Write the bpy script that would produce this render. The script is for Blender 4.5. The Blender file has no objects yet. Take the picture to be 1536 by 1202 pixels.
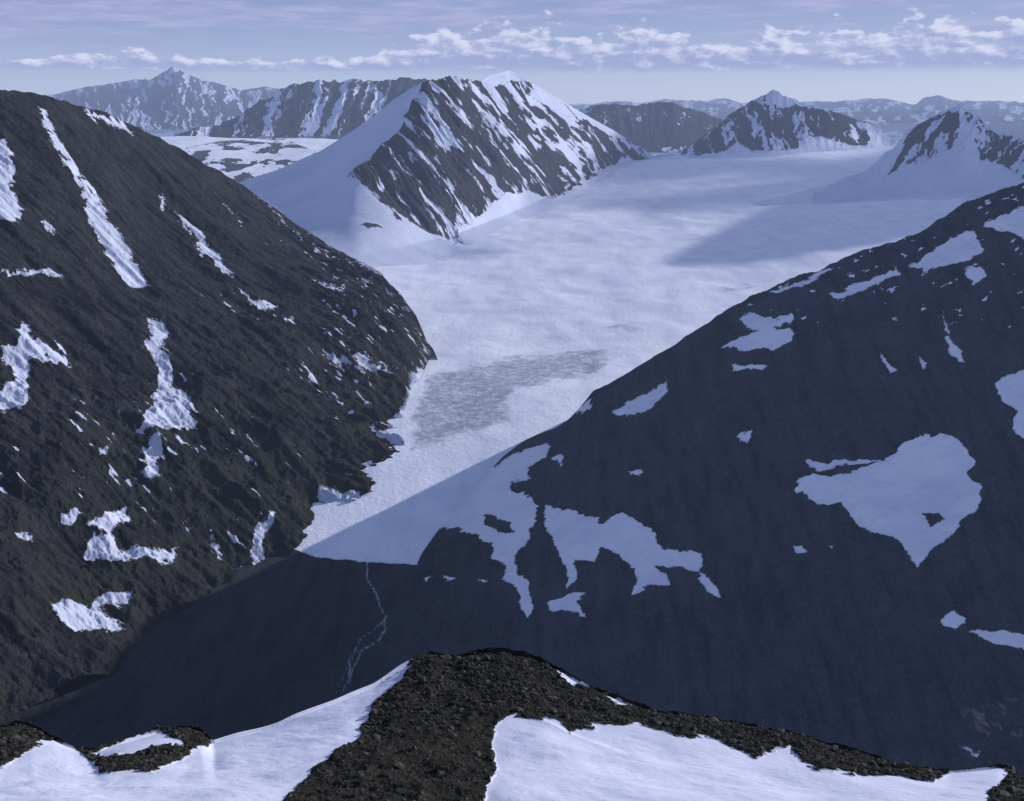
import bpy, bmesh, math, numpy as np
from mathutils import Vector, Matrix
scene = bpy.context.scene
# ------------------------------------------------------------------ image pixels (u, v) to camera-ray tangents and back
F = 1647.0; PITCH = math.radians(15.3); CP, SP = math.cos(PITCH), math.sin(PITCH)
def tk(u, v):
    a = (np.asarray(u, float)-768.0)/F; b = (601.0-np.asarray(v, float))/F
    y = CP + b*SP; z = -SP + b*CP
    return a/y, z/y            # bearing tangent, elevation tangent
def uv(t, k):
    b = (k*CP + SP)/(CP - k*SP)
    y = CP + b*SP
    return 768.0 + F*t*y, 601.0 - F*b
# ------------------------------------------------------------------ noise
def _h(ix, iy, seed):
    n = (ix.astype(np.int64)*374761393 + iy.astype(np.int64)*668265263 + seed*1442695041) & 0xffffffff
    n = ((n ^ (n >> 13))*1274126177) & 0xffffffff
    n = n ^ (n >> 16)
    n = (n*2246822519) & 0xffffffff
    n = n ^ (n >> 15)
    return n/4294967296.0
def vnoise(x, y, seed=0):
    ix = np.floor(x); iy = np.floor(y); fx = x-ix; fy = y-iy
    sx = fx*fx*fx*(fx*(fx*6-15)+10); sy = fy*fy*fy*(fy*(fy*6-15)+10)
    ix = ix.astype(np.int64); iy = iy.astype(np.int64)
    a = _h(ix, iy, seed); b = _h(ix+1, iy, seed); c = _h(ix, iy+1, seed); d = _h(ix+1, iy+1, seed)
    return (a+(b-a)*sx)*(1-sy) + (c+(d-c)*sx)*sy
def fbm(x, y, oct=5, seed=0, gain=0.5):
    s = 0; amp = 1; tot = 0
    for i in range(oct):
        s = s + amp*vnoise(x, y, seed+i*17); tot += amp
        x, y = 2.03*(0.8*x-0.6*y)+11.3, 2.03*(0.6*x+0.8*y)-5.7; amp *= gain
    return s/tot
def ridged(x, y, oct=5, seed=0, gain=0.5):
    s = 0; amp = 1; tot = 0
    for i in range(oct):
        s = s + amp*(1-abs(2*vnoise(x, y, seed+i*13)-1)); tot += amp
        x, y = 2.03*(0.8*x-0.6*y)+3.3, 2.03*(0.6*x+0.8*y)-7.7; amp *= gain
    return s/tot
def sfbm(q, al, oct=4, seed=0, gain=0.55):
    s = 0; amp = 1; tot = 0
    for i in range(oct):
        s = s + amp*vnoise(q, al, seed+i*19); tot += amp
        q, al = q*2.07+7.1, al*1.7+3.9; amp *= gain
    return s/tot
def smooth(a, e0, e1):
    t = np.clip((a-e0)/(e1-e0), 0, 1); return t*t*(3-2*t)
# ------------------------------------------------------------------ loft
def gs1(a, n):
    k = np.hanning(2*n+3)[1:-1]; k /= k.sum()
    return np.convolve(np.pad(a, n, mode='edge'), k, mode='valid')
def line(pts, tv, sm=0):
    P = np.array(pts, float)
    t, k = tk(P[:, 0], P[:, 1]); o = np.argsort(t)
    t = t[o]; Y = P[o, 2]; Z = k[o]*Y
    Y, Z = np.interp(tv, t, Y), np.interp(tv, t, Z)
    return (gs1(Y, sm), gs1(Z, sm)) if sm else (Y, Z)
def line_abs(pts, tv):
    P = np.array(pts, float)
    return np.interp(tv, P[:, 0], P[:, 1]), np.interp(tv, P[:, 0], P[:, 2])
def gs(a, n, axis):
    if n < 1: return a
    k = np.hanning(2*n+3)[1:-1]; k /= k.sum()
    pad = [(0, 0), (0, 0)]; pad[axis] = (n, n)
    p = np.pad(a, pad, mode='edge'); out = np.zeros_like(a)
    for i, w in enumerate(k):
        out += w*(p[i:i+a.shape[0], :] if axis == 0 else p[:, i:i+a.shape[1]])
    return out
def loft(lines, tv, rows, smooth_rows=12, keep=None):
    Ys, Zs, Kp = [], [], []
    for i in range(len(lines)-1):
        n = rows[i]
        s = np.linspace(0, 1, n, endpoint=False)[:, None]
        Y0, Z0 = lines[i]; Y1, Z1 = lines[i+1]
        Ys.append(Y0+(Y1-Y0)*s); Zs.append(Z0+(Z1-Z0)*s)
        w = np.ones(n)
        if keep is not None:
            if i+1 == keep: w = np.clip((1-s[:, 0])*n/(smooth_rows*2.0+1), 0, 1)
            if i == keep: w = np.clip(s[:, 0]*n/(smooth_rows*2.0+1), 0, 1)
        Kp.append(w)
    Ys.append(lines[-1][0][None, :]); Zs.append(lines[-1][1][None, :]); Kp.append(np.ones(1))
    Y = np.vstack(Ys); Z = np.vstack(Zs); w = np.concatenate(Kp)[:, None]
    Z = Z*(1-w) + gs(Z, smooth_rows, 0)*w
    return tv[None, :]*Y, Y, Z
def trange(u0, v0, u1, v1, n):
    a, _ = tk(u0, v0); b, _ = tk(u1, v1); return np.linspace(float(a), float(b), n)
def make_mesh(name, X, Y, Z, attrs, mat):
    R, C = X.shape
    me = bpy.data.meshes.new(name)
    co = np.stack([X, Y, Z], -1).reshape(-1, 3).astype(np.float32)
    me.vertices.add(R*C); me.vertices.foreach_set('co', co.ravel())
    i = np.arange((R-1)*(C-1)); r = i//(C-1); c = i % (C-1); a = r*C+c
    q = np.stack([a, a+1, a+C+1, a+C], -1).astype(np.int32)
    n = len(q)
    me.loops.add(4*n); me.loops.foreach_set('vertex_index', q.ravel())
    me.polygons.add(n); me.polygons.foreach_set('loop_start', np.arange(0, 4*n, 4, dtype=np.int32))
    me.polygons.foreach_set('use_smooth', np.ones(n, dtype=bool))
    me.update(calc_edges=True)
    for k, arr in attrs.items():
        at = me.attributes.new(k, 'FLOAT', 'POINT')
        at.data.foreach_set('value', np.asarray(arr, np.float32).ravel())
    me.materials.append(mat)
    ob = bpy.data.objects.new(name, me); scene.collection.objects.link(ob)
    return ob
def sdf(u, v, poly, lim=30.0):
    P = np.array(poly, float)
    out = np.full(u.shape, -lim)
    m = (u > P[:, 0].min()-lim) & (u < P[:, 0].max()+lim) & (v > P[:, 1].min()-lim) & (v < P[:, 1].max()+lim)
    if not m.any(): return out
    x = u[m]; y = v[m]; d2 = np.full(x.shape, 1e12); ins = np.zeros(x.shape, bool)
    for i in range(len(P)):
        ax, ay = P[i]; bx, by = P[(i+1) % len(P)]
        ex, ey = bx-ax, by-ay; L = ex*ex+ey*ey+1e-9
        h = np.clip(((x-ax)*ex+(y-ay)*ey)/L, 0, 1)
        d2 = np.minimum(d2, (x-ax-h*ex)**2+(y-ay-h*ey)**2)
        if ay != by:
            c = ((ay > y) != (by > y)) & (x < (bx-ax)*(y-ay)/(by-ay)+ax); ins ^= c
    d = np.sqrt(d2); out[m] = np.clip(np.where(ins, d, -d), -lim, lim)
    return out
def pldist(u, v, pl, lim=30.0):
    P = np.array(pl, float); out = np.full(u.shape, lim)
    m = (u > P[:, 0].min()-lim) & (u < P[:, 0].max()+lim) & (v > P[:, 1].min()-lim) & (v < P[:, 1].max()+lim)
    x = u[m]; y = v[m]; d2 = np.full(x.shape, lim*lim)
    for i in range(len(P)-1):
        ax, ay = P[i]; bx, by = P[i+1]; ex, ey = bx-ax, by-ay; L = ex*ex+ey*ey+1e-9
        h = np.clip(((x-ax)*ex+(y-ay)*ey)/L, 0, 1)
        d2 = np.minimum(d2, (x-ax-h*ex)**2+(y-ay-h*ey)**2)
    out[m] = np.sqrt(d2); return out
def proj(X, Y, Z): return uv(X/Y, Z/Y)
def rough(u, v, X, Y, wl, amp, seed=5):
    return (u + amp*2*(fbm(X/wl, Y/wl, 4, seed, 0.6)-0.5), v + amp*2*(fbm(X/wl+40, Y/wl-9, 4, seed+3, 0.6)-0.5))
def patches(u, v, polys, holes=()):
    s = np.full(u.shape, -30.0)
    for p in polys: s = np.maximum(s, sdf(u, v, p))
    for p in holes: s = np.minimum(s, -sdf(u, v, p))
    return s
# ------------------------------------------------------------------ materials
class NT:
    def __init__(s, nt): s.nt = nt; s.N = nt.nodes; s.L = nt.links
    def n(s, t, **kw):
        nd = s.N.new(t)
        for k, v in kw.items(): setattr(nd, k, v)
        return nd
    def put(s, sock, val):
        if isinstance(val, bpy.types.NodeSocket): s.L.new(val, sock)
        else: sock.default_value = val
    def m(s, op, a, b=0.0, c=None, clamp=False):
        nd = s.n('ShaderNodeMath', operation=op, use_clamp=clamp)
        s.put(nd.inputs[0], a); s.put(nd.inputs[1], b)
        if c is not None: s.put(nd.inputs[2], c)
        return nd.outputs[0]
    def ss(s, x, e0, e1, o0=0.0, o1=1.0):
        nd = s.n('ShaderNodeMapRange', interpolation_type='SMOOTHSTEP')
        s.put(nd.inputs['Value'], x)
        for k, v in (('From Min', e0), ('From Max', e1), ('To Min', o0), ('To Max', o1)): s.put(nd.inputs[k], v)
        return nd.outputs[0]
    def mix(s, f, a, b, bt='MIX'):
        nd = s.n('ShaderNodeMix', data_type='RGBA', blend_type=bt)
        s.put(nd.inputs[0], f)
        for i, x in ((6, a), (7, b)):
            if isinstance(x, tuple) and len(x) == 3: x = (*x, 1)
            s.put(nd.inputs[i], x)
        return nd.outputs[2]
    def noise(s, vec, scale, detail=6, rough=0.55, out='Fac'):
        nd = s.n('ShaderNodeTexNoise'); s.L.new(vec, nd.inputs['Vector'])
        nd.inputs['Scale'].default_value = scale; nd.inputs['Detail'].default_value = detail
        nd.inputs['Roughness'].default_value = rough
        return nd.outputs[out]
    def attr(s, name):
        nd = s.n('ShaderNodeAttribute', attribute_name=name); return nd.outputs['Fac']
HAZE_GLOW = (0.32, 0.41, 0.70); HSIG = 2.3e-5; HOFF = 1200.0
def mix_haze_glow(T, P, shader, out):
    # painted haze: bluish glow mixed into the surface by distance from the summit
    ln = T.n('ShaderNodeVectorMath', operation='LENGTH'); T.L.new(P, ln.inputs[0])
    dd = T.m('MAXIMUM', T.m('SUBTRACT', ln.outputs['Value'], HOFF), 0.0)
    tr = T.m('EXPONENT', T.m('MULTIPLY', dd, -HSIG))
    em = T.n('ShaderNodeEmission'); em.inputs['Color'].default_value = (*HAZE_GLOW, 1); em.inputs['Strength'].default_value = 1.0
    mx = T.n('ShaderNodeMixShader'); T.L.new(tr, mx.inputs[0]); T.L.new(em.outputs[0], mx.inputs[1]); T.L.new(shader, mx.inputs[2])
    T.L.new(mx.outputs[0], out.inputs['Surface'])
SNOW = (0.87, 0.89, 0.97); SNOW2 = (0.77, 0.80, 0.92)
def terrain_mat(name, c1, c2, c3, unit=20.0, edge_amp=5.0, soft=0.8, bump=1.0, stream=False, ice=False, snowbump=0.3, snow=(SNOW, SNOW2), dirtmax=0.14, streak=None, tone=False, moss=None):
    m = bpy.data.materials.new(name); m.use_nodes = True; nt = m.node_tree; nt.nodes.clear(); T = NT(nt)
    m.cycles.emission_sampling = 'NONE'
    geo = T.n('ShaderNodeNewGeometry'); P = geo.outputs['Position']
    n1 = T.noise(P, 1/(unit*8), 3, 0.6); n2 = T.noise(P, 1/unit, 4, 0.65); n3 = T.noise(P, 1/(unit*0.22), 3, 0.7)
    rock = T.mix(T.ss(n1, 0.38, 0.62), c1, c2)
    rock = T.mix(T.ss(n2, 0.45, 0.75), rock, c3)
    rock = T.mix(T.ss(n3, 0.5, 0.75, 0, 0.6), rock, tuple(min(1, x*2.0) for x in c3))
    if streak:
        mp = T.n('ShaderNodeMapping'); mp.inputs['Rotation'].default_value = (0, 0, streak[0]); mp.inputs['Scale'].default_value = streak[1]
        T.L.new(P, mp.inputs['Vector'])
        st = T.noise(mp.outputs[0], 1/(unit*1.6), 5, 0.68)
        rock = T.mix(T.ss(st, 0.46, 0.66, 0, streak[2]), rock, tuple(x*0.4 for x in c1))
        rock = T.mix(T.ss(st, 0.44, 0.30, 0, streak[2]*0.7), rock, tuple(x*1.8 for x in c2))
    if moss:
        rock = T.mix(T.m('MULTIPLY', T.attr('moss'), T.ss(n1, 0.35, 0.65)), rock, moss)
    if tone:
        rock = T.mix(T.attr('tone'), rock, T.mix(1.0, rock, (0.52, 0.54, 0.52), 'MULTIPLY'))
    s = T.attr('snow')
    ne = T.noise(P, 1/(unit*0.6), 5, 0.7)
    s2 = T.m('ADD', s, T.m('MULTIPLY', T.m('SUBTRACT', ne, 0.5), edge_amp*2))
    f = T.ss(s2, -soft, soft)
    sn = T.mix(T.ss(n1, 0.35, 0.7), snow[0], snow[1])
    dirt = T.ss(T.noise(P, 1/(unit*1.4), 5, 0.72), 0.52, 0.76, 0, dirtmax)
    sn = T.mix(dirt, sn, (0.42, 0.44, 0.55))
    if ice:
        iv = T.attr('ice')
        i1 = T.noise(P, 1/24.0, 5, 0.78); i2 = T.noise(P, 1/110.0, 4, 0.65)
        fi = T.m('MULTIPLY', T.ss(T.m('ADD', iv, T.m('MULTIPLY', T.m('SUBTRACT', i2, 0.5), 50.0)), -6, 8), T.ss(i1, 0.40, 0.56, 0.42, 1.0), clamp=True)
        sn = T.mix(T.m('MULTIPLY', fi, 0.85), sn, (0.27, 0.32, 0.39))
        mp = T.n('ShaderNodeMapping'); mp.inputs['Scale'].default_value = (1.0, 0.10, 0.1); mp.inputs['Rotation'].default_value = (0, 0, -0.25)
        T.L.new(P, mp.inputs['Vector'])
        fl = T.noise(mp.outputs[0], 1/75.0, 5, 0.65)
        sn = T.mix(T.ss(fl, 0.47, 0.7, 0, 0.24), sn, (0.50, 0.56, 0.72))
    col = T.mix(f, rock, sn)
    if stream:
        w = T.attr('stream')
        fw = T.ss(T.m('ADD', w, T.m('MULTIPLY', T.m('SUBTRACT', T.noise(P, 1/8.0, 3, .6), 0.5), 3.0)), 2.0, 0.4)
        col = T.mix(T.m('MULTIPLY', fw, 0.55), col, (0.5, 0.55, 0.66))
    bs = T.n('ShaderNodeBsdfDiffuse'); T.L.new(col, bs.inputs['Color']); bs.inputs['Roughness'].default_value = 0.15
    hr = T.noise(P, 1/unit, 6, 0.74)
    mx = T.m('MULTIPLY', hr, T.ss(s, -soft*2, soft*2, 1.0, snowbump))
    bp = T.n('ShaderNodeBump'); bp.inputs['Strength'].default_value = 0.9; bp.inputs['Distance'].default_value = unit*0.8*bump
    T.L.new(mx, bp.inputs['Height']); T.L.new(bp.outputs[0], bs.inputs['Normal'])
    o = T.n('ShaderNodeOutputMaterial'); mix_haze_glow(T, P, bs.outputs[0], o)
    return m
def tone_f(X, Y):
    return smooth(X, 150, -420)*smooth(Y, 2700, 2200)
# ------------------------------------------------------------------ base sheet: valley, glacier, lowland to the horizon
STREAM = [[(548, 838), (549, 862), (556, 880), (566, 892), (570, 910), (578, 925), (579, 945), (566, 962), (545, 975), (536, 990), (530, 1005), (522, 1020), (515, 1040), (510, 1060)],
          [(578, 928), (560, 945), (540, 958), (530, 975), (524, 1000), (526, 1020), (520, 1040)], [(540, 975), (524, 985), (518, 1010), (505, 1040)]]
def stream_attr(u, v):
    w = 2*(fbm(u/14, v/14, 3, 311)-.5)*5
    return np.minimum(np.minimum(pldist(u+w, v, STREAM[0]), pldist(u-w, v, STREAM[1])+0.4), pldist(u-w*.5, v, STREAM[2])+0.8)
tvb = trange(-420, 150, 1950, 150, 1050)
B = [
 [(-1, 1150, -1060), (1, 1150, -1060)],
 [(-1, 1750, -1014), (1, 1750, -1014)],
 [(-1, 2300, -997), (1, 2300, -997)],
 [(-1, 2750, -934), (1, 2750, -934)],
 [(-1, 3250, -889), (1, 3250, -889)],
 [(-1, 4100, -857), (1, 4100, -857)],
 [(-1, 5500, -760), (-.3, 5500, -780), (-.1, 5500, -806), (.2, 5500, -802), (.4, 5500, -730), (1, 5500, -600)],
 [(-1, 6700, -560), (-.25, 6700, -620), (-.08, 6700, -770), (0, 6700, -780), (.15, 6700, -765), (.3, 6700, -690), (.4, 6700, -640), (.6, 6700, -540)],
 [(-1, 8300, -480), (-.3, 8300, -480), (-.15, 8300, -520), (0, 8300, -718), (.1, 8300, -712), (.2, 8300, -680), (.3, 8300, -630), (.4, 8300, -570), (.6, 8300, -480)],
 [(-1, 10500, -330), (-.3, 10500, -335), (-.15, 10500, -400), (0, 10500, -560), (.08, 10500, -590), (.15, 10500, -520), (.3, 10500, -450), (.45, 10500, -400)],
 [(-1, 12500, -420), (-.3, 12500, -390), (-.1, 12500, -420), (0, 12500, -560), (.15, 12500, -560), (.3, 12500, -470), (.45, 12500, -400)],
 [(-1, 16500, -800), (1, 16500, -800)],
 [(-1, 26000, -900), (1, 26000, -900)],
 [(-1, 60000, -900), (1, 60000, -900)],
 [(-1, 170000, -900), (1, 170000, -900)]]
L = [line_abs(b, tvb) for b in B]
X, Y, Z = loft(L, tvb, [10, 40, 60, 60, 60, 60, 50, 50, 50, 50, 50, 50, 100, 120], smooth_rows=22)
Z = gs(Z, 30, 1)
Z0b, Yb_ = Z.copy(), Y[:, 0].copy()
def base_z(tv, Yq):
    ti = np.interp(tv, tvb, np.arange(len(tvb))); ri = np.interp(Yq, Yb_, np.arange(len(Yb_)))
    t0 = np.clip(ti.astype(int), 0, len(tvb)-2); r0 = np.clip(ri.astype(int), 0, len(Yb_)-2); a = ti-t0; b = ri-r0
    return (Z0b[r0, t0]*(1-b)+Z0b[r0+1, t0]*b)*(1-a)+(Z0b[r0, t0+1]*(1-b)+Z0b[r0+1, t0+1]*b)*a
w_v = smooth(Y, 2500, 2100); w_g = smooth(Y, 2300, 3000)*smooth(Y, 14500, 12500); w_f = smooth(Y, 15000, 26000)
Z = Z + w_v*14*(fbm(X/120, Y/120, 6, 3)-.5) + w_g*(44*(fbm(X/700, Y/1000, 4, 8)-.5) + 7*(fbm(X/170, Y/170, 4, 9)-.5))
hills = 1100*np.clip(ridged(X/9000+3, Y/11000, 6, 21, 0.5)-0.55, -0.1, 1)
far = smooth(Y, 60000, 110000)
Z = Z + w_f*(hills + far*600*np.clip(fbm(X/16000, Y/30000, 5, 33)-0.35, 0, 1))
u, v = proj(X, Y, Z)
ur, vr = rough(u, v, X, Y, 70, 7)
G = [(-900, -300), (2600, -300), (2600, 600), (760, 850), (600, 846), (545, 841), (500, 838), (455, 834), (440, 822), (300, 780), (-900, 700)]
s = sdf(ur, vr, G)
PL = [(280, 222), (330, 212), (420, 206), (475, 228), (455, 262), (400, 270), (365, 276), (330, 266), (280, 240)]
pn = (fbm(X/160, Y/420, 6, 55, .65)-0.50)*90
s = np.where(sdf(u, v, PL) > -29, np.minimum(s, np.maximum(pn, -sdf(u, v, PL)*1.0)), s)
fs = (fbm(X/1500, Y/3800, 7, 66, .62)-0.55 + (Z+700)*0.00018)*60
s = np.where(Y > 14000, np.clip(fs, -30, 30), s)
ICE = [(640, 565), (700, 548), (770, 540), (850, 530), (905, 525), (915, 545), (880, 565), (800, 577), (765, 592), (760, 630), (710, 648), (660, 668), (618, 678), (622, 625)]
ICE2 = [(895, 490), (935, 487), (975, 497), (940, 503), (905, 500)]
ICE3 = [(1050, 430), (1110, 425), (1150, 432), (1100, 443), (1060, 440)]
iv = np.maximum(np.maximum(sdf(ur, vr, ICE), sdf(ur, vr, ICE2)-5), sdf(ur, vr, ICE3)-8)
RC = ((0.072, 0.080, 0.100), (0.086, 0.094, 0.114), (0.100, 0.107, 0.124))
RSTR = (-0.35, (1.0, 0.16, 0.16), 0.38)
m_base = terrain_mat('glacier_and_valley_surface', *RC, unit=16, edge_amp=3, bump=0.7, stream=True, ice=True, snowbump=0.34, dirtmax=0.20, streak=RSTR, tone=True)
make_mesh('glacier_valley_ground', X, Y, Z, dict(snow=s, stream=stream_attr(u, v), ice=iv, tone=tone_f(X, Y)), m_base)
# ------------------------------------------------------------------ left mountain
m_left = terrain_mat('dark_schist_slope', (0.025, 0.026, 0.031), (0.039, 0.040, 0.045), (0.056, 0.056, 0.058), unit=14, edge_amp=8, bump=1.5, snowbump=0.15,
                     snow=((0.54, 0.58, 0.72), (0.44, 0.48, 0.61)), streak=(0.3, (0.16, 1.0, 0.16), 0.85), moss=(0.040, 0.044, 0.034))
tv = trange(-420, 700, 668, 520, 800)
foot = line([(-420, 1200, 1350), (-100, 1130, 1540), (0, 1095, 1610), (150, 1030, 1780), (300, 945, 2010), (400, 880, 2200), (450, 828, 2340), (480, 785, 2480), (560, 745, 2600), (606, 690, 2790), (618, 600, 3240), (640, 545, 3600), (650, 520, 3800), (668, 545, 3600)], tv, 6)
foot = (foot[0], foot[1]-12)
mid = line([(-420, 700, 1950), (-100, 600, 2200), (0, 570, 2330), (150, 545, 2600), (250, 510, 2830), (350, 490, 3050), (450, 480, 3280), (550, 480, 3550), (600, 490, 3700), (635, 515, 3760), (650, 522, 3800), (668, 548, 3620)], tv, 12)
CR = [(-420, 190, 2900), (-150, 148, 3100), (0, 137, 3300), (45, 138, 3400), (65, 144, 3440), (100, 152, 3550), (150, 168, 3720), (200, 190, 3900), (250, 213, 4050), (300, 240, 4150), (350, 272, 4230), (400, 305, 4300), (450, 340, 4320), (500, 372, 4300), (545, 395, 4230), (570, 408, 4200), (585, 428, 4120), (600, 442, 4080), (625, 475, 3950), (640, 512, 3790), (650, 524, 3780), (668, 550, 3650)]
cr = line(CR, tv)
back = (cr[0]+900, cr[1]*0-1050)
X, Y, Z = loft([foot, mid, cr, back], tv, [340, 340, 40], smooth_rows=30, keep=2)
env = smooth(X/Y, float(tk(660, 520)[0]), float(tk(590, 560)[0]))
Q = Y*0.96 + X*0.28; A_ = X*0.96-Y*0.28
low = smooth(Z, -450, -750)
crest_e = 0.25+0.75*np.clip(np.abs(np.arange(Z.shape[0])-680)/60.0, 0, 1)[:, None]
Z = Z + env*crest_e*(75*(ridged(A_/1000, Q/280, 4, 4, .5)-.5) + 42*(sfbm(Q/70, A_/280+5, 5, 7, .6)-.5) + (0.3+low)*36*(ridged(X/170+9, Y/140, 6, 8, .62)-.5)) + (0.2+0.8*env)*12*(fbm(X/30, Y/30, 5, 77, .65)-.5)
Z = Z - 40*smooth(X/Y, float(tk(648, 520)[0]), float(tk(664, 520)[0]))
u, v = proj(X, Y, Z); ur, vr = rough(u, v, X, Y, 36, 12)
LP = [
 [(53, 158), (66, 163), (90, 205), (120, 260), (152, 305), (177, 345), (197, 385), (228, 428), (198, 434), (182, 415), (162, 385), (140, 342), (123, 295), (103, 250), (80, 208), (63, 180)],
 [(255, 313), (280, 328), (305, 352), (340, 395), (352, 420), (333, 412), (308, 385), (280, 345)],
 [(355, 430), (385, 450), (420, 458), (418, 468), (385, 462), (358, 440)],
 [(236, 288), (246, 292), (254, 312), (246, 312)], [(125, 160), (160, 175), (205, 198), (198, 203), (160, 186), (130, 168)],
 [(-200, 215), (12, 208), (20, 240), (22, 290), (36, 310), (30, 330), (-200, 325)],
 [(30, 480), (44, 485), (42, 508), (62, 513), (92, 523), (114, 548), (85, 547), (50, 532), (44, 560), (46, 600), (30, 620), (-100, 622), (-100, 590), (20, 575), (14, 547), (0, 542), (0, 516), (25, 513)],
 [(215, 473), (248, 485), (252, 500), (238, 515), (260, 530), (258, 560), (266, 580), (292, 598), (293, 642), (240, 647), (203, 642), (228, 605), (236, 580), (230, 545), (216, 520), (230, 500)],
 [(223, 653), (240, 653), (242, 700), (228, 724), (206, 714), (220, 690)],
 [(483, 520), (502, 530), (522, 556), (505, 550)], [(528, 532), (548, 528), (562, 545), (588, 552), (560, 558), (540, 548)],
 [(465, 418), (520, 432), (518, 438), (480, 430)], [(83, 775), (110, 760), (124, 768), (110, 790), (88, 789)],
 [(138, 775), (197, 753), (190, 780), (168, 795), (178, 820), (230, 828), (272, 826), (264, 842), (200, 838), (128, 844), (126, 825), (158, 795), (133, 790)],
 [(78, 905), (100, 895), (143, 908), (153, 890), (185, 883), (204, 890), (190, 907), (155, 914), (188, 940), (165, 952), (108, 944), (88, 925)],
 [(243, 950), (277, 944), (276, 956)], [(405, 766), (418, 768), (402, 800), (392, 820), (400, 850), (390, 877), (373, 872), (376, 850), (368, 835), (376, 805)],
 [(-20, 396), (20, 406), (98, 408), (92, 417), (20, 413)], [(475, 728), (490, 722), (512, 735), (548, 743), (572, 718), (600, 712), (600, 760), (520, 790), (440, 840), (470, 790), (500, 772), (480, 755)],
 [(556, 640), (580, 640), (610, 600), (612, 560), (650, 545), (660, 600), (615, 700), (600, 668), (570, 660)],
 [(520, 385), (545, 393), (575, 410), (560, 408)], [(600, 450), (625, 478), (612, 470)], [(425, 478), (445, 480), (448, 488), (430, 486)],
 [(150, 672), (163, 672), (163, 683), (152, 683)], [(20, 800), (50, 798), (50, 808), (25, 808)], [(60, 330), (75, 332), (90, 352), (75, 350)]]
s = patches(ur, vr, LP)-1.0
dens = smooth(fbm(X/400, Y/400, 3, 92), 0.36, 0.6)
sp = (fbm(X/30, Q/12, 4, 91, .55)-0.70)*110
s = np.maximum(s, sp*dens - (1-dens)*14)
s = np.clip(s, -30, 30)
make_mesh('rocky_mountain', X, Y, Z, dict(snow=s, moss=0.8*smooth(Z, -600, -900)), m_left)
# ------------------------------------------------------------------ right mountain
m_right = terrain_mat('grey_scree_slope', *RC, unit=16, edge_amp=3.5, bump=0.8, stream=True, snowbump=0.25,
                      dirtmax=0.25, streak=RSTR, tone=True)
tv = trange(545, 950, 2080, 300, 1000)
foot = line([(500, 1000, 1830), (560, 1000, 1830), (650, 1060, 1720), (900, 1130, 1590), (1200, 1180, 1470), (1536, 1210, 1400), (2100, 1210, 1400)], tv, 10)
foot = (foot[0], foot[1]-10)
mid = line([(500, 960, 1950), (560, 950, 2000), (650, 880, 2130), (760, 830, 2210), (900, 790, 2200), (1100, 765, 2120), (1300, 740, 2100), (1536, 700, 2100), (2000, 650, 2100)], tv, 25)
CRR = [(500, 960, 2000), (560, 935, 2055), (620, 852, 2250), (700, 762, 2480), (755, 698, 2620), (790, 668, 2680), (830, 650, 2700), (860, 622, 2710), (890, 588, 2720), (950, 558, 2750), (1000, 528, 2770), (1060, 490, 2800), (1100, 462, 2820), (1150, 437, 2850), (1200, 412, 2880), (1280, 385, 2900), (1330, 370, 2900), (1370, 352, 2920), (1400, 336, 2930), (1450, 305, 2950), (1500, 288, 2970), (1536, 278, 2980), (1600, 240, 3000), (1700, 175, 3050), (2100, 80, 3200)]
cr = line(CRR, tv)
back = (cr[0]+850, np.minimum(cr[1]*0-1050, -1050))
X, Y, Z = loft([foot, mid, cr, back], tv, [240, 360, 50], smooth_rows=30, keep=2)
env = smooth(X/Y, float(tk(700, 760)[0]), float(tk(900, 600)[0]))
ul = smooth(Z, -650, -420)
Z = Z + env*(26*(ridged(X/420+1, Y/420, 5, 14, .5)-.55) + ul*24*(ridged((X+Y*.4)/110, Y/260, 4, 19, .5)-.5)) + (.1+.9*env)*(12*(fbm(X/70, Y/70, 5, 15, .62)-.5) + 3*(fbm(X/16, Y/16, 3, 16)-.5))
u, v = proj(X, Y, Z); ur, vr = rough(u, v, X, Y, 38, 9, 31)
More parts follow.
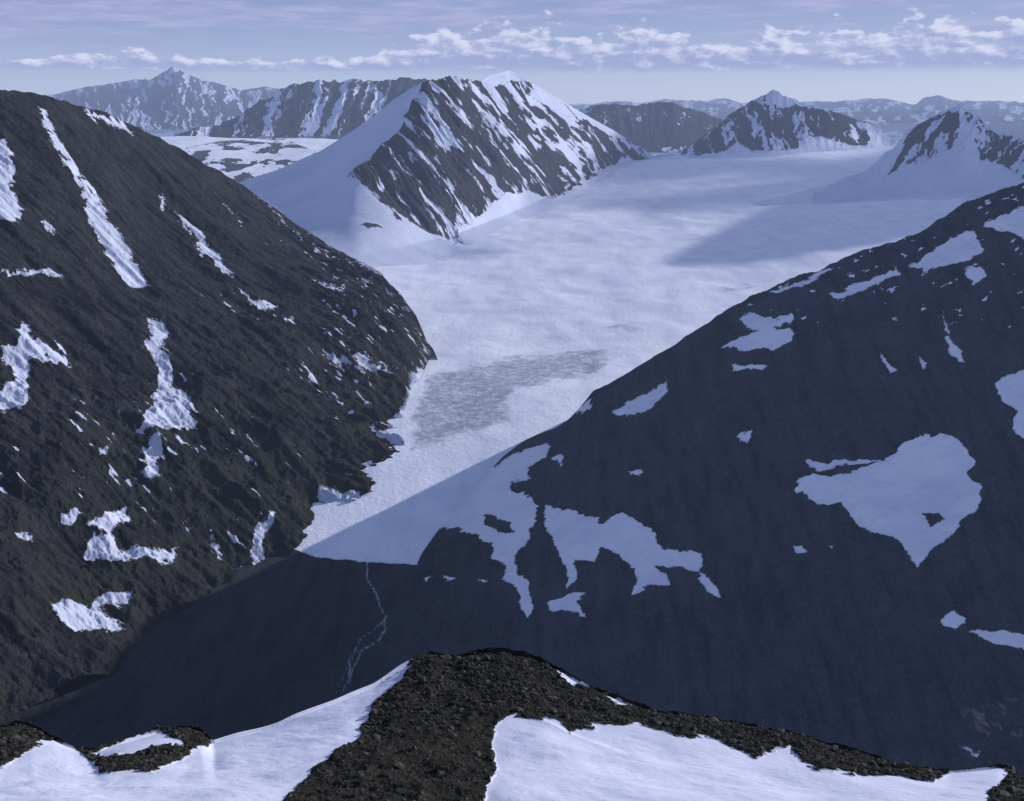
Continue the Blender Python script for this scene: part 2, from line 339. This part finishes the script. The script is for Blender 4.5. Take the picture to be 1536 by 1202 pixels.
RP = [
 [(400, 835), (455, 835), (545, 841), (590, 848), (608, 864), (600, 842), (598, 822), (640, 805), (665, 790), (705, 797), (745, 820), (735, 838), (760, 855), (752, 868), (775, 880), (782, 905), (790, 922), (799, 905), (794, 875), (777, 860), (772, 835), (787, 815), (802, 780), (810, 760), (775, 735), (762, 722), (800, 715), (792, 700), (828, 670), (822, 662), (790, 674), (755, 690), (742, 700), (728, 700), (700, 620), (400, 600)],
 [(822, 758), (850, 763), (870, 770), (900, 785), (930, 768), (960, 783), (978, 800), (992, 823), (1040, 826), (1057, 840), (1045, 855), (1000, 847), (978, 847), (1000, 860), (1002, 875), (970, 885), (945, 890), (955, 870), (950, 850), (925, 828), (900, 818), (890, 840), (865, 837), (857, 847), (868, 865), (850, 880), (848, 850), (840, 825), (823, 795), (815, 775)],
 [(826, 900), (860, 888), (879, 890), (865, 905), (877, 924), (845, 917), (823, 913)],
 [(1045, 855), (1057, 863), (1082, 890), (1082, 898), (1055, 882)],
 [(1193, 722), (1225, 708), (1250, 715), (1275, 712), (1300, 700), (1325, 690), (1350, 668), (1385, 652), (1420, 656), (1450, 668), (1462, 690), (1452, 710), (1474, 730), (1466, 760), (1440, 790), (1410, 815), (1385, 835), (1372, 857), (1366, 835), (1355, 815), (1330, 800), (1300, 795), (1285, 785), (1270, 765), (1265, 750), (1240, 757), (1215, 747), (1198, 737)],
 [(1208, 688), (1240, 696), (1290, 689), (1322, 692), (1290, 698), (1240, 703), (1213, 699)],
 [(1083, 524), (1110, 503), (1140, 498), (1120, 490), (1108, 478), (1130, 473), (1165, 477), (1185, 470), (1192, 480), (1162, 489), (1182, 495), (1189, 510), (1170, 527), (1130, 524)],
 [(918, 622), (945, 603), (975, 588), (1002, 568), (1000, 587), (975, 612), (940, 624)],
 [(1362, 396), (1400, 378), (1430, 358), (1462, 348), (1477, 375), (1455, 392), (1420, 396), (1390, 407)],
 [(1475, 340), (1510, 318), (1560, 300), (1560, 350), (1536, 360), (1505, 348)],
 [(1448, 405), (1470, 400), (1477, 415), (1465, 430), (1450, 420)],
 [(1560, 545), (1515, 560), (1492, 578), (1503, 600), (1525, 620), (1520, 645), (1560, 670)],
 [(1413, 926), (1435, 914), (1452, 935), (1440, 944), (1420, 940)], [(1452, 950), (1500, 944), (1560, 948), (1560, 978), (1500, 967)],
 [(1320, 528), (1331, 535), (1347, 557), (1335, 557)], [(1188, 820), (1205, 817), (1212, 828), (1192, 831)],
 [(1240, 440), (1300, 423), (1345, 402), (1352, 410), (1300, 434), (1250, 448)], [(1155, 438), (1200, 420), (1240, 402), (1250, 405), (1205, 426), (1170, 440)],
 [(1417, 498), (1430, 508), (1449, 548), (1430, 532)], [(828, 684), (846, 682), (846, 693), (833, 694)], [(938, 704), (966, 702), (960, 712)],
 [(1110, 655), (1125, 643), (1120, 664)], [(598, 915), (611, 907), (610, 926), (599, 926)], [(1098, 547), (1152, 549), (1147, 557), (1103, 557)],
 [(1376, 536), (1390, 545), (1384, 553)], [(1415, 470), (1430, 500), (1424, 498)], [(630, 862), (645, 864), (640, 869)], [(662, 862), (680, 863), (672, 868)], [(720, 868), (737, 872), (726, 876)], [(1145, 405), (1150, 402), (1152, 407)],
 [(1240, 815), (1250, 817), (1248, 823)], [(1440, 1122), (1470, 1128), (1465, 1133)], [(870, 610), (890, 600), (885, 612), (868, 620)]]
s = patches(ur, vr, RP, holes=[[(724, 776), (745, 774), (768, 784), (772, 796), (745, 796)], [(1384, 771), (1412, 767), (1418, 780), (1394, 789)]])
sp = (fbm(X/22, Y/14, 4, 191, .55)-0.74)*110
top = smooth(v, 560, 420)
s = np.maximum(s, sp*top - (1-top)*8); s = np.clip(s, -30, 30)
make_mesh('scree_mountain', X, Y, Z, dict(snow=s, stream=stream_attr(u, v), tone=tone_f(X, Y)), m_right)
# ------------------------------------------------------------------ central mountain
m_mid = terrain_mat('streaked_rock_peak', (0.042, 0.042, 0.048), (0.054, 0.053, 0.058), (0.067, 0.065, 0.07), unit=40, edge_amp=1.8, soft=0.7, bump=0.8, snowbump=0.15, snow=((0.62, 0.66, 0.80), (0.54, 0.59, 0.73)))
tv = trange(300, 240, 1010, 240, 820)
foot = line([(250, 400, 5600), (330, 400, 5600), (450, 400, 5600), (540, 400, 5600), (600, 385, 5850), (640, 375, 6100), (690, 360, 6450), (760, 330, 7250), (830, 299, 8350), (900, 262, 9900), (985, 238, 11200), (1010, 240, 11200)], tv, 38)
fz = base_z(tv, foot[0]); foot = (foot[0], fz+28)
toeY = foot[0]-np.interp(tv, [-.3, .1, .14], [700, 800, 300]); toe = (toeY, base_z(tv, toeY)-16)
mid = line([(250, 330, 6900), (330, 328, 6900), (450, 302, 6850), (490, 285, 6780), (530, 268, 6720), (570, 262, 6800), (620, 262, 6950), (700, 246, 7350), (760, 236, 7800), (830, 222, 8800), (900, 217, 10000), (985, 238, 11150), (1010, 244, 11200)], tv, 30)
C0 = [(250, 300, 7500), (300, 290, 7500), (365, 272, 7500), (420, 252, 7600), (480, 226, 7700), (530, 195, 7700), (560, 174, 7700), (590, 150, 7700), (620, 131, 7700), (640, 121, 7700), (665, 117, 7800), (690, 117, 7900), (720, 121, 8300), (742, 111, 8600), (765, 107, 8900), (790, 119, 9000), (820, 137, 9300), (850, 155, 9600), (885, 176, 10000), (920, 195, 10400), (955, 217, 10800), (985, 236, 11200), (1010, 250, 11250)]
cr = line(C0, tv); back = (cr[0]+1100, np.full_like(tv, -900))
X, Y, Z = loft([toe, foot, mid, cr, back], tv, [60, 200, 260, 40], smooth_rows=26, keep=3)
u, v = proj(X, Y, Z)
CRK = [(632, 126), (655, 112), (690, 108), (722, 116), (740, 128), (765, 122), (795, 126), (830, 148), (870, 176), (930, 208), (990, 233), (960, 240), (930, 241), (900, 256), (855, 281), (830, 298), (790, 285), (760, 290), (745, 300), (720, 325), (692, 340), (690, 364), (640, 350), (600, 322), (570, 300), (545, 277), (520, 263), (560, 228), (600, 192), (618, 150)]
ur, vr = rough(u, v, X, Y, 180, 9, 41)
rk = sdf(ur, vr, CRK)
q = (u*0.78 - v*0.62) + 22*(fbm(X/700, Y/700, 4, 44, .55)-.5); al = u*0.62 + v*0.78
st = 0.55*sfbm(q/9.0, al/80, 4, 45, .6)+0.45*fbm(q/5.0, al/22, 5, 49, .6)
Z = Z + smooth(rk, -8, 12)*(70*(sfbm(q/14, al/120, 4, 46, .55)-.5)) + smooth(rk, -5, 5)*22*(fbm(X/80, Y/80, 4, 47, .6)-.5)*smooth(u, 1000, 960)
Z = Z + smooth(rk, 0, -20)*20*(fbm(X/500, Y/500, 4, 42)-.5)*smooth(u, 1000, 900)
lowleft = smooth(u+v*0.3, 760, 700)
dn = 0.505 + 0.05*lowleft*smooth(v, 180, 240) + 0.05*smooth(fbm(X/700, Y/700, 3, 48), .4, .7) - 0.03*smooth(u, 700, 760)*smooth(v, 200, 140)
s = np.where(rk > 0, np.maximum((st-dn)*55, -rk*3), -rk)
s = np.clip(s, -30, 30)
for p in ([(540, 338), (560, 340), (572, 345), (550, 344)], [(590, 315), (605, 335), (598, 333)], [(905, 236), (930, 232), (945, 236), (925, 240)]):
    s = np.minimum(s, -sdf(ur, vr, p))
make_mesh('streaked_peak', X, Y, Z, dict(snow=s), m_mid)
# ------------------------------------------------------------------ generic farther peaks
def peak(name, crest, footpts, Yb, rocks, unit, seed, n=420, rows=(160, 30), streak=(9, 40, .5), lean=(0.6, 0.8), amp=30, mat=None, holes=(), thr=0.5, drop=-900, ground=False):
    us = [p[0] for p in crest]
    tv = trange(min(us), 170, max(us), 170, n)
    ft = line(footpts, tv, 15)
    c = line(crest, tv); back = (c[0]+Yb, np.full_like(tv, drop))
    if ground:
        toe = (ft[0]-700, base_z(tv, ft[0]-700)-25); ft = (ft[0], base_z(tv, ft[0])+22)
        X, Y, Z = loft([toe, ft, c, back], tv, [50]+list(rows), smooth_rows=12, keep=2); r0 = 50
    else:
        ft = (ft[0], ft[1]-10)
        X, Y, Z = loft([ft, c, back], tv, list(rows), smooth_rows=2, keep=1); r0 = 0
    u, v = proj(X, Y, Z)
    ur, vr = rough(u, v, X, Y, unit*5, 6, seed)
    q = ur*lean[1]-vr*lean[0]; al = ur*lean[0]+vr*lean[1]
    e = smooth(u, min(us), min(us)+25)*smooth(u, max(us), max(us)-25)
    ri = (np.arange(Z.shape[0])[:, None]-r0)/rows[0]
    Z = Z + e*amp*(ridged(q/18, al/70, 4, seed+1, .5)-.5)*np.clip(ri*2, 0, 1)
    s = (0.7*fbm(q/streak[0], al/streak[1], 5, seed+2, .6)+0.3*fbm(q/3.0, al/6.0, 4, seed+9, .6)-thr)*60
    if rocks:
        rk = np.full(u.shape, -30.0)
        for p in rocks: rk = np.maximum(rk, sdf(ur, vr, p))
        s = np.where(rk > 0, np.maximum(s, -rk*3), -rk)
    for p in holes: s = np.maximum(s, sdf(ur, vr, p))
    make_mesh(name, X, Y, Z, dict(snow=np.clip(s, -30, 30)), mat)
m_far = terrain_mat('far_rock', (0.042, 0.043, 0.05), (0.054, 0.054, 0.06), (0.064, 0.063, 0.07), unit=60, edge_amp=2, soft=0.8, bump=0.6, snowbump=0.1, snow=((0.68, 0.72, 0.86), (0.58, 0.63, 0.78)))
peak('pyramid_peak', [(985, 245, 11500), (1010, 236, 11500), (1035, 220, 11600), (1060, 204, 11700), (1090, 176, 11800), (1120, 157, 11900), (1145, 146, 11900), (1160, 136, 11900), (1175, 146, 11900), (1200, 153, 12000), (1240, 165, 12100), (1285, 179, 12200), (1310, 190, 12200), (1335, 208, 12200), (1380, 225, 12200)],
     [(985, 246, 10500), (1080, 238, 10300), (1170, 234, 10400), (1250, 228, 10600), (1330, 222, 10900), (1400, 226, 10900)], 1200,
     [[(1008, 236), (1040, 215), (1062, 200), (1090, 172), (1120, 152), (1148, 140), (1160, 158), (1178, 158), (1200, 152), (1240, 163), (1290, 178), (1312, 195), (1300, 216), (1270, 216), (1240, 208), (1215, 200), (1195, 222), (1165, 226), (1130, 228), (1105, 215), (1080, 230), (1040, 231)]],
     45, 101, streak=(9, 30), lean=(0.2, 0.98), amp=60, mat=m_far, thr=0.57,
     holes=[[(1150, 140), (1160, 132), (1215, 152), (1250, 172), (1225, 165), (1195, 160), (1165, 162)], [(1285, 182), (1305, 190), (1325, 212), (1310, 212)]])
peak('snowy_horn', [(1230, 285, 8300), (1290, 262, 8500), (1320, 240, 8600), (1340, 222, 8600), (1362, 196, 8650), (1400, 178, 8700), (1425, 165, 8700), (1440, 157, 8700), (1455, 163, 8700), (1470, 174, 8700), (1480, 189, 8650), (1510, 204, 8500), (1545, 214, 8300), (1650, 200, 7600), (1850, 190, 7000), (2050, 200, 6600)],
     [(1230, 290, 7700), (1340, 275, 7500), (1400, 272, 7400), (1470, 275, 7300), (1550, 285, 7000), (1700, 285, 6400), (2050, 285, 5900)], 1400,
     [[(1332, 262), (1345, 235), (1365, 200), (1395, 182), (1425, 168), (1440, 175), (1440, 200), (1425, 228), (1395, 235), (1365, 246)],
      [(1448, 165), (1475, 185), (1482, 195), (1540, 215), (1560, 275), (1520, 262), (1500, 248), (1470, 238), (1462, 215), (1470, 200), (1452, 185)]],
     45, 131, n=560, streak=(9, 40), lean=(-0.55, 0.83), amp=60, mat=m_far, thr=0.545, ground=True)
peak('dark_hill', [(840, 190, 16000), (870, 166, 16000), (895, 159, 16000), (920, 157, 16000), (955, 160, 16000), (975, 156, 16200), (990, 154, 16200), (1010, 156, 16000), (1035, 164, 16000), (1060, 172, 16000), (1090, 184, 16000), (1120, 200, 16000)],
     [(840, 225, 13500), (1120, 230, 13500)], 2500, None, 80, 161, streak=(20, 12), lean=(.1, 1), amp=50, mat=m_far, thr=0.64)
peak('plateau_mountain', [(250, 205, 13500), (300, 192, 14000), (330, 190, 14500), (365, 170, 15000), (400, 147, 15200), (440, 128, 15300), (480, 123, 15500), (540, 121, 15500), (600, 119, 15500), (660, 122, 15500), (720, 135, 15500)],
     [(250, 208, 12800), (350, 203, 13000), (450, 204, 13200), (530, 200, 13200), (720, 200, 13200)], 2500,
     None, 80, 181, streak=(13, 90), lean=(-0.35, 0.94), amp=90, mat=m_far, thr=0.53)
m_vfar = terrain_mat('remote_rock', (0.05, 0.052, 0.062), (0.07, 0.07, 0.08), (0.08, 0.08, 0.09), unit=150, edge_amp=2, soft=2.0, bump=0.5, snowbump=0.1, snow=((0.55, 0.60, 0.74), (0.48, 0.53, 0.68)))
peak('remote_peak', [(-150, 150, 32000), (0, 146, 32000), (80, 142, 32000), (130, 131, 32000), (170, 125, 32000), (205, 119, 32000), (225, 119, 31500), (245, 109, 31000), (260, 100, 31000), (275, 109, 31000), (300, 119, 31000), (330, 126, 31500), (360, 136, 32000), (400, 131, 32000), (440, 137, 32000), (520, 150, 32000)],
     [(-150, 185, 22000), (150, 190, 21000), (260, 195, 21000), (520, 185, 22000)], 6000, None, 200, 201, streak=(7, 18), lean=(.1, .99), amp=60, mat=m_vfar, thr=0.54)
peak('remote_range', [(800, 175, 45000), (860, 160, 45000), (930, 152, 45000), (960, 155, 45000), (1000, 150, 45000), (1060, 153, 45000), (1085, 148, 45000), (1120, 158, 45000), (1200, 154, 45000), (1260, 152, 45000), (1320, 148, 45000), (1370, 157, 45000), (1390, 146, 45000), (1410, 144, 45000), (1430, 152, 45000), (1500, 152, 45000), (1560, 156, 45000), (1800, 150, 45000)],
     [(800, 185, 28000), (1800, 185, 28000)], 8000, None, 300, 231, n=600, streak=(12, 5), lean=(.02, 1), amp=110, mat=m_vfar, thr=0.56)
# ------------------------------------------------------------------ foreground ridge
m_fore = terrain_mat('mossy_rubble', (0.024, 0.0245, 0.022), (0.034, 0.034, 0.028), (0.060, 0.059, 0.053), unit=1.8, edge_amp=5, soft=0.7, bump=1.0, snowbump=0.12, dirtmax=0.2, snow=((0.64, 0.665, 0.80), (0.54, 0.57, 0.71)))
tv = trange(-160, 1100, 1700, 1100, 1250)
near = line([(-200, 1300, 104), (400, 1300, 106), (700, 1300, 110), (1100, 1300, 106), (1700, 1300, 104)], tv, 60)
mid = line([(-200, 1210, 136), (0, 1205, 138), (150, 1180, 147), (300, 1185, 145), (430, 1165, 153), (560, 1120, 168), (650, 1080, 182), (750, 1055, 190), (830, 1090, 176), (900, 1125, 165), (1200, 1180, 150), (1536, 1200, 145), (1700, 1230, 140)], tv, 70)
FC = [(-200, 1100, 200), (0, 1090, 200), (40, 1086, 200), (80, 1106, 190), (110, 1121, 185), (140, 1129, 182), (190, 1110, 188), (235, 1096, 193), (270, 1089, 195), (300, 1092, 192), (318, 1108, 187), (350, 1096, 190), (420, 1076, 196), (500, 1046, 205), (560, 1022, 213), (600, 1000, 219), (625, 989, 222), (645, 980, 225), (680, 986, 225), (720, 975, 228), (760, 974, 228), (800, 983, 226), (840, 1000, 220), (900, 1034, 208), (960, 1054, 200), (1040, 1074, 196), (1120, 1094, 190), (1200, 1107, 186), (1300, 1130, 180), (1400, 1148, 174), (1430, 1151, 172), (1500, 1143, 175), (1520, 1150, 173), (1540, 1166, 170), (1700, 1210, 160)]
cr = line(FC, tv, 3); back = (cr[0]+120, cr[1]-190)
X, Y, Z = loft([near, mid, cr, back], tv, [170, 360, 50], smooth_rows=40, keep=2)
u, v = proj(X, Y, Z); ur, vr = rough(u, v, X, Y, 7, 10, 61)
FP = [[(318, 1108), (350, 1090), (420, 1070), (500, 1040), (590, 998), (627, 988), (603, 1015), (577, 1035), (557, 1060), (550, 1080), (527, 1110), (492, 1140), (462, 1170), (425, 1210), (400, 1320), (-250, 1320), (-250, 1150), (0, 1147), (50, 1120), (90, 1110), (115, 1122), (130, 1142), (165, 1160), (225, 1163), (252, 1150), (275, 1133), (300, 1118)],
      [(135, 1136), (190, 1108), (240, 1100), (275, 1110), (278, 1121), (240, 1121), (200, 1131), (160, 1138)],
      [(738, 1100), (752, 1080), (775, 1058), (768, 1076), (830, 1078), (852, 1097), (900, 1088), (960, 1086), (1010, 1110), (1070, 1113), (1130, 1130), (1190, 1122), (1202, 1142), (1280, 1162), (1340, 1167), (1400, 1168), (1430, 1152), (1480, 1138), (1520, 1148), (1500, 1170), (1482, 1185), (1480, 1320), (735, 1320), (728, 1180), (742, 1150)],
      [(836, 1003), (862, 1012), (900, 1036), (860, 1026)], [(908, 1044), (948, 1056), (930, 1056)]]
s = patches(ur, vr, FP)
rocky = smooth(s, 3, -4)
Z = Z + 3.0*(fbm(X/26, Y/26, 3, 71)-.5) + rocky*(1.7*(ridged(X/5, Y/5, 5, 72, .65)-.45))
Z = Z + smooth(s, 3, 25)*(0.6*(fbm(X/6+Y/14, Y/5, 5, 75)-.5) + 1.8*smooth(u, 480, 90)*smooth(v,1130,1200)*(fbm(X/20,Y/9,2,76)-.5))
u2, v2 = proj(X, Y, Z)
make_mesh('summit_ridge', X, Y, Z, dict(snow=s), m_fore)
rng = np.random.default_rng(4)
bm = bmesh.new(); bmesh.ops.create_icosphere(bm, subdivisions=1, radius=1.0)
bv = np.array([w.co[:] for w in bm.verts]); bf = np.array([[w.index for w in f.verts] for f in bm.faces]); bm.free()
ok = np.argwhere((rocky > 0.6) & (u2 > -60) & (u2 < 1600) & (v2 < 1230))
ok = ok[ok[:, 0] < 535]
N = 13000; pick = ok[rng.integers(0, len(ok), N)]
V = []; Fc = []
for j, (r, c) in enumerate(pick):
    sz = 0.13*rng.pareto(2.6)+0.13; sz = min(sz, 1.0)
    sh = bv*(1+rng.uniform(-.28, .28, (len(bv), 1)))*np.array([1, rng.uniform(.6, 1), rng.uniform(.4, .8)])*sz
    a = rng.uniform(0, 6.28); ca, sa = math.cos(a), math.sin(a); tl = rng.uniform(-.4, .4)
    x0 = sh[:, 0]*ca-sh[:, 1]*sa; y0 = sh[:, 0]*sa+sh[:, 1]*ca; z0 = sh[:, 2]+x0*tl
    V.append(np.stack([x0+X[r, c]+rng.uniform(-.1, .1), y0+Y[r, c], z0+Z[r, c]+sz*.1], 1)); Fc.append(bf+len(bv)*j)
V = np.vstack(V); Fc = np.vstack(Fc)
me = bpy.data.meshes.new('boulder_field'); me.from_pydata(V.tolist(), [], Fc.tolist()); me.update()
mb = bpy.data.materials.new('boulder_rock'); mb.use_nodes = True; T = NT(mb.node_tree)
g = T.n('ShaderNodeNewGeometry'); nn = T.noise(g.outputs['Position'], 0.9, 4, .7)
cc = T.mix(T.ss(nn, .35, .7), (0.024, 0.024, 0.021), (0.088, 0.086, 0.076))
b = T.N['Principled BSDF']; T.L.new(cc, b.inputs['Base Color']); b.inputs['Roughness'].default_value = .95; b.inputs['Specular IOR Level'].default_value = .1
me.materials.append(mb); ob = bpy.data.objects.new('boulder_field', me); scene.collection.objects.link(ob)
# ------------------------------------------------------------------ sun direction
AZ = 58.0; EL = 17.5
az, el = math.radians(AZ), math.radians(EL)
d = Vector((math.sin(az)*math.cos(el), math.cos(az)*math.cos(el), math.sin(el)))
# ------------------------------------------------------------------ unseen cloud sheet, added and shaped to shade the upper glacier basin
gx = np.linspace(4800, 13500, 220)[None, :].repeat(170, 0); gy = np.linspace(9300, 17500, 170)[:, None].repeat(220, 1)
zc = 1500 + 120*fbm(gx/900, gy/900, 4, 400)
hg = (zc+690)/math.tan(el); sx = gx-hg*math.sin(az); sy = gy-hg*math.cos(az)
su, sv = uv(sx/sy, -690/sy)
cl = smooth(sv, 350, 290)*smooth(sv, 205, 235)*smooth(su, 660, 800)
CS = [(1058, 364), (1080, 345), (1125, 322), (1200, 290), (1330, 262), (1500, 250), (1560, 345), (1390, 350), (1200, 366)]  # cover filled in here to lengthen the horn's shadow across the glacier
cl = cl*0.55 + 0.9*(fbm(sx/1300, sy/800, 5, 410, .55)-.5)*smooth(sv, 400, 330)
cl = np.maximum(cl, smooth(sdf(su, sv, CS), -4, 6)*0.8)
cl = cl - 0.9*np.exp(-((su-1170)/70)**2-((sv-268)/7)**2) - 0.8*np.exp(-((su-940)/40)**2-((sv-308)/5)**2)
cl = cl + 0.5*np.exp(-((su-860)/60)**2-((sv-425)/6)**2) + 0.6*np.exp(-((su-790)/60)**2-((sv-345)/8)**2)
e = smooth(gx, 4800, 5100)*smooth(gx, 13500, 12700)*smooth(gy, 9300, 9600)*smooth(gy, 17500, 16900)
mc = bpy.data.materials.new('shade_cloud'); mc.use_nodes = True; T = NT(mc.node_tree); T.N.clear()
g = T.n('ShaderNodeNewGeometry'); a = T.attr('cover')
al_ = T.ss(T.m('ADD', a, T.m('MULTIPLY', T.m('SUBTRACT', T.noise(g.outputs['Position'], 1/350.0, 4, .6), .5), .25)), 0.08, 0.75, 0.0, 0.92)
df = T.n('ShaderNodeBsdfTranslucent'); df.inputs['Color'].default_value = (.85, .86, .9, 1); tr = T.n('ShaderNodeBsdfTransparent')
mxs_ = T.n('ShaderNodeMixShader'); T.L.new(al_, mxs_.inputs[0]); T.L.new(tr.outputs[0], mxs_.inputs[1]); T.L.new(df.outputs[0], mxs_.inputs[2])
o = T.n('ShaderNodeOutputMaterial'); T.L.new(mxs_.outputs[0], o.inputs['Surface'])
make_mesh('shade_cloud_sheet', gx, gy, zc, dict(cover=cl*e), mc)
# ------------------------------------------------------------------ sun + sky
sl = bpy.data.lights.new('sun', 'SUN'); sl.energy = 5.0; sl.angle = math.radians(0.53); sl.color = (1.0, 0.965, 0.95)
so = bpy.data.objects.new('sun', sl); scene.collection.objects.link(so); so.rotation_euler = (-d).to_track_quat('-Z', 'Y').to_euler()
w = bpy.data.worlds.new('World'); scene.world = w; w.use_nodes = True; nt = w.node_tree; nt.nodes.clear(); T = NT(nt)
sky = T.n('ShaderNodeTexSky', sky_type='NISHITA'); sky.sun_disc = False; sky.sun_elevation = el; sky.sun_rotation = az
sky.altitude = 1800; sky.air_density = 1.0; sky.dust_density = 0.6; sky.ozone_density = 2.0
tc = T.n('ShaderNodeTexCoord'); sp_ = T.n('ShaderNodeSeparateXYZ'); T.L.new(tc.outputs['Generated'], sp_.inputs[0])
dx, dy, dz = sp_.outputs
hor = T.m('SQRT', T.m('ADD', T.m('MULTIPLY', dx, dx), T.m('MULTIPLY', dy, dy)))
az_ = T.m('ARCTAN2', dx, dy); kk = T.m('DIVIDE', dz, T.m('MAXIMUM', hor, 0.02))
def vec(a, b, c=0.0):
    n = T.n('ShaderNodeCombineXYZ'); T.put(n.inputs[0], a); T.put(n.inputs[1], b); T.put(n.inputs[2], c); return n.outputs[0]
def sc(sx, ky, seed): return vec(T.m('MULTIPLY', az_, sx), T.m('MULTIPLY', kk, ky), seed)
K = 10.0
def col(c): return tuple(x*K for x in c)
def bank(base_k, hmin, hmax, seed, fa, fk, f0, side):
    n_top = T.noise(vec(T.m('MULTIPLY', az_, 11.0), 0.0, seed), 1.0, 3, .65)
    h = T.m('MULTIPLY', T.ss(n_top, 0.32, 0.66, hmin, hmax), side)
    hf = T.m('DIVIDE', T.m('SUBTRACT', kk, base_k), T.m('MAXIMUM', h, 0.0005))
    cn = T.noise(sc(fa, fk, seed+1.7), 1.0, 7, .62)
    de = T.m('SUBTRACT', T.m('ADD', cn, 0.20), T.m('MULTIPLY', T.m('MAXIMUM', hf, 0.0), 0.33))
    c = T.m('MULTIPLY', T.ss(de, f0, f0+0.12), T.ss(T.m('ADD', kk, T.m('MULTIPLY', cn, 0.008)), base_k, base_k+0.009))
    cn2 = T.noise(vec(T.m('ADD', T.m('MULTIPLY', az_, fa), 0.26), T.m('ADD', T.m('MULTIPLY', kk, fk), 0.26), seed+1.7), 1.0, 5, .62)
    lit = T.ss(T.m('ADD', T.m('MULTIPLY', T.m('SUBTRACT', cn, cn2), 2.6), T.m('MULTIPLY', hf, 0.7)), 0.1, 1.0)
    return c, lit
right = T.ss(az_, -0.16, 0.0, 0.35, 1.0)
c1, l1 = bank(0.0245, 0.016, 0.038, 3.3, 38.0, 85.0, 0.30, right)
v1 = T.noise(sc(4.0, 50.0, 8.0), 1.0, 5, .6)
v2 = T.noise(sc(18.0, 140.0, 12.0), 1.0, 5, .65)
vf = T.m('ADD', T.m('MULTIPLY', v1, 0.85), T.m('MULTIPLY', v2, 0.32))
veil = T.m('MULTIPLY', T.ss(vf, 0.46, 0.74), T.ss(kk, 0.025, 0.065))
vcol = T.mix(T.ss(v2, .4, .65), col((0.37, 0.405, 0.66)), col((0.47, 0.49, 0.74)))
skyc = T.mix(T.ss(kk, 0.0, 0.085), col((0.43, 0.52, 0.82)), col((0.25, 0.31, 0.60)))
base_sky = T.mix(0.8, sky.outputs[0], skyc)
s1 = T.mix(T.m('MULTIPLY', veil, 0.8), base_sky, vcol)
s2 = T.mix(T.m('MULTIPLY', c1, 0.82), s1, T.mix(l1, col((0.34, 0.40, 0.67)), col((0.72, 0.75, 0.95))))
s3 = T.mix(T.ss(kk, 0.15, 1.2), s2, T.mix(1.0, s2, (0.48, 0.58, 0.61), 'MULTIPLY'))
bg = T.n('ShaderNodeBackground'); T.L.new(s3, bg.inputs[0]); bg.inputs[1].default_value = 0.1
o = T.n('ShaderNodeOutputWorld'); T.L.new(bg.outputs[0], o.inputs[0])
w.cycles.sampling_method = 'MANUAL'; w.cycles.sample_map_resolution = 256
# ------------------------------------------------------------------ camera
cam = bpy.data.cameras.new('camera'); co = bpy.data.objects.new('camera', cam); scene.collection.objects.link(co)
cam.sensor_fit = 'HORIZONTAL'; cam.sensor_width = 36.0; cam.lens = 36.0*F/1536.0
cam.clip_start = 1.0; cam.clip_end = 500000
co.location = (0, 0, 0); co.rotation_euler = (math.radians(90)-PITCH, 0, 0); scene.camera = co
scene.view_settings.view_transform = 'Standard'; scene.view_settings.look = 'None'; scene.view_settings.exposure = 0
scene.cycles.max_bounces = 1
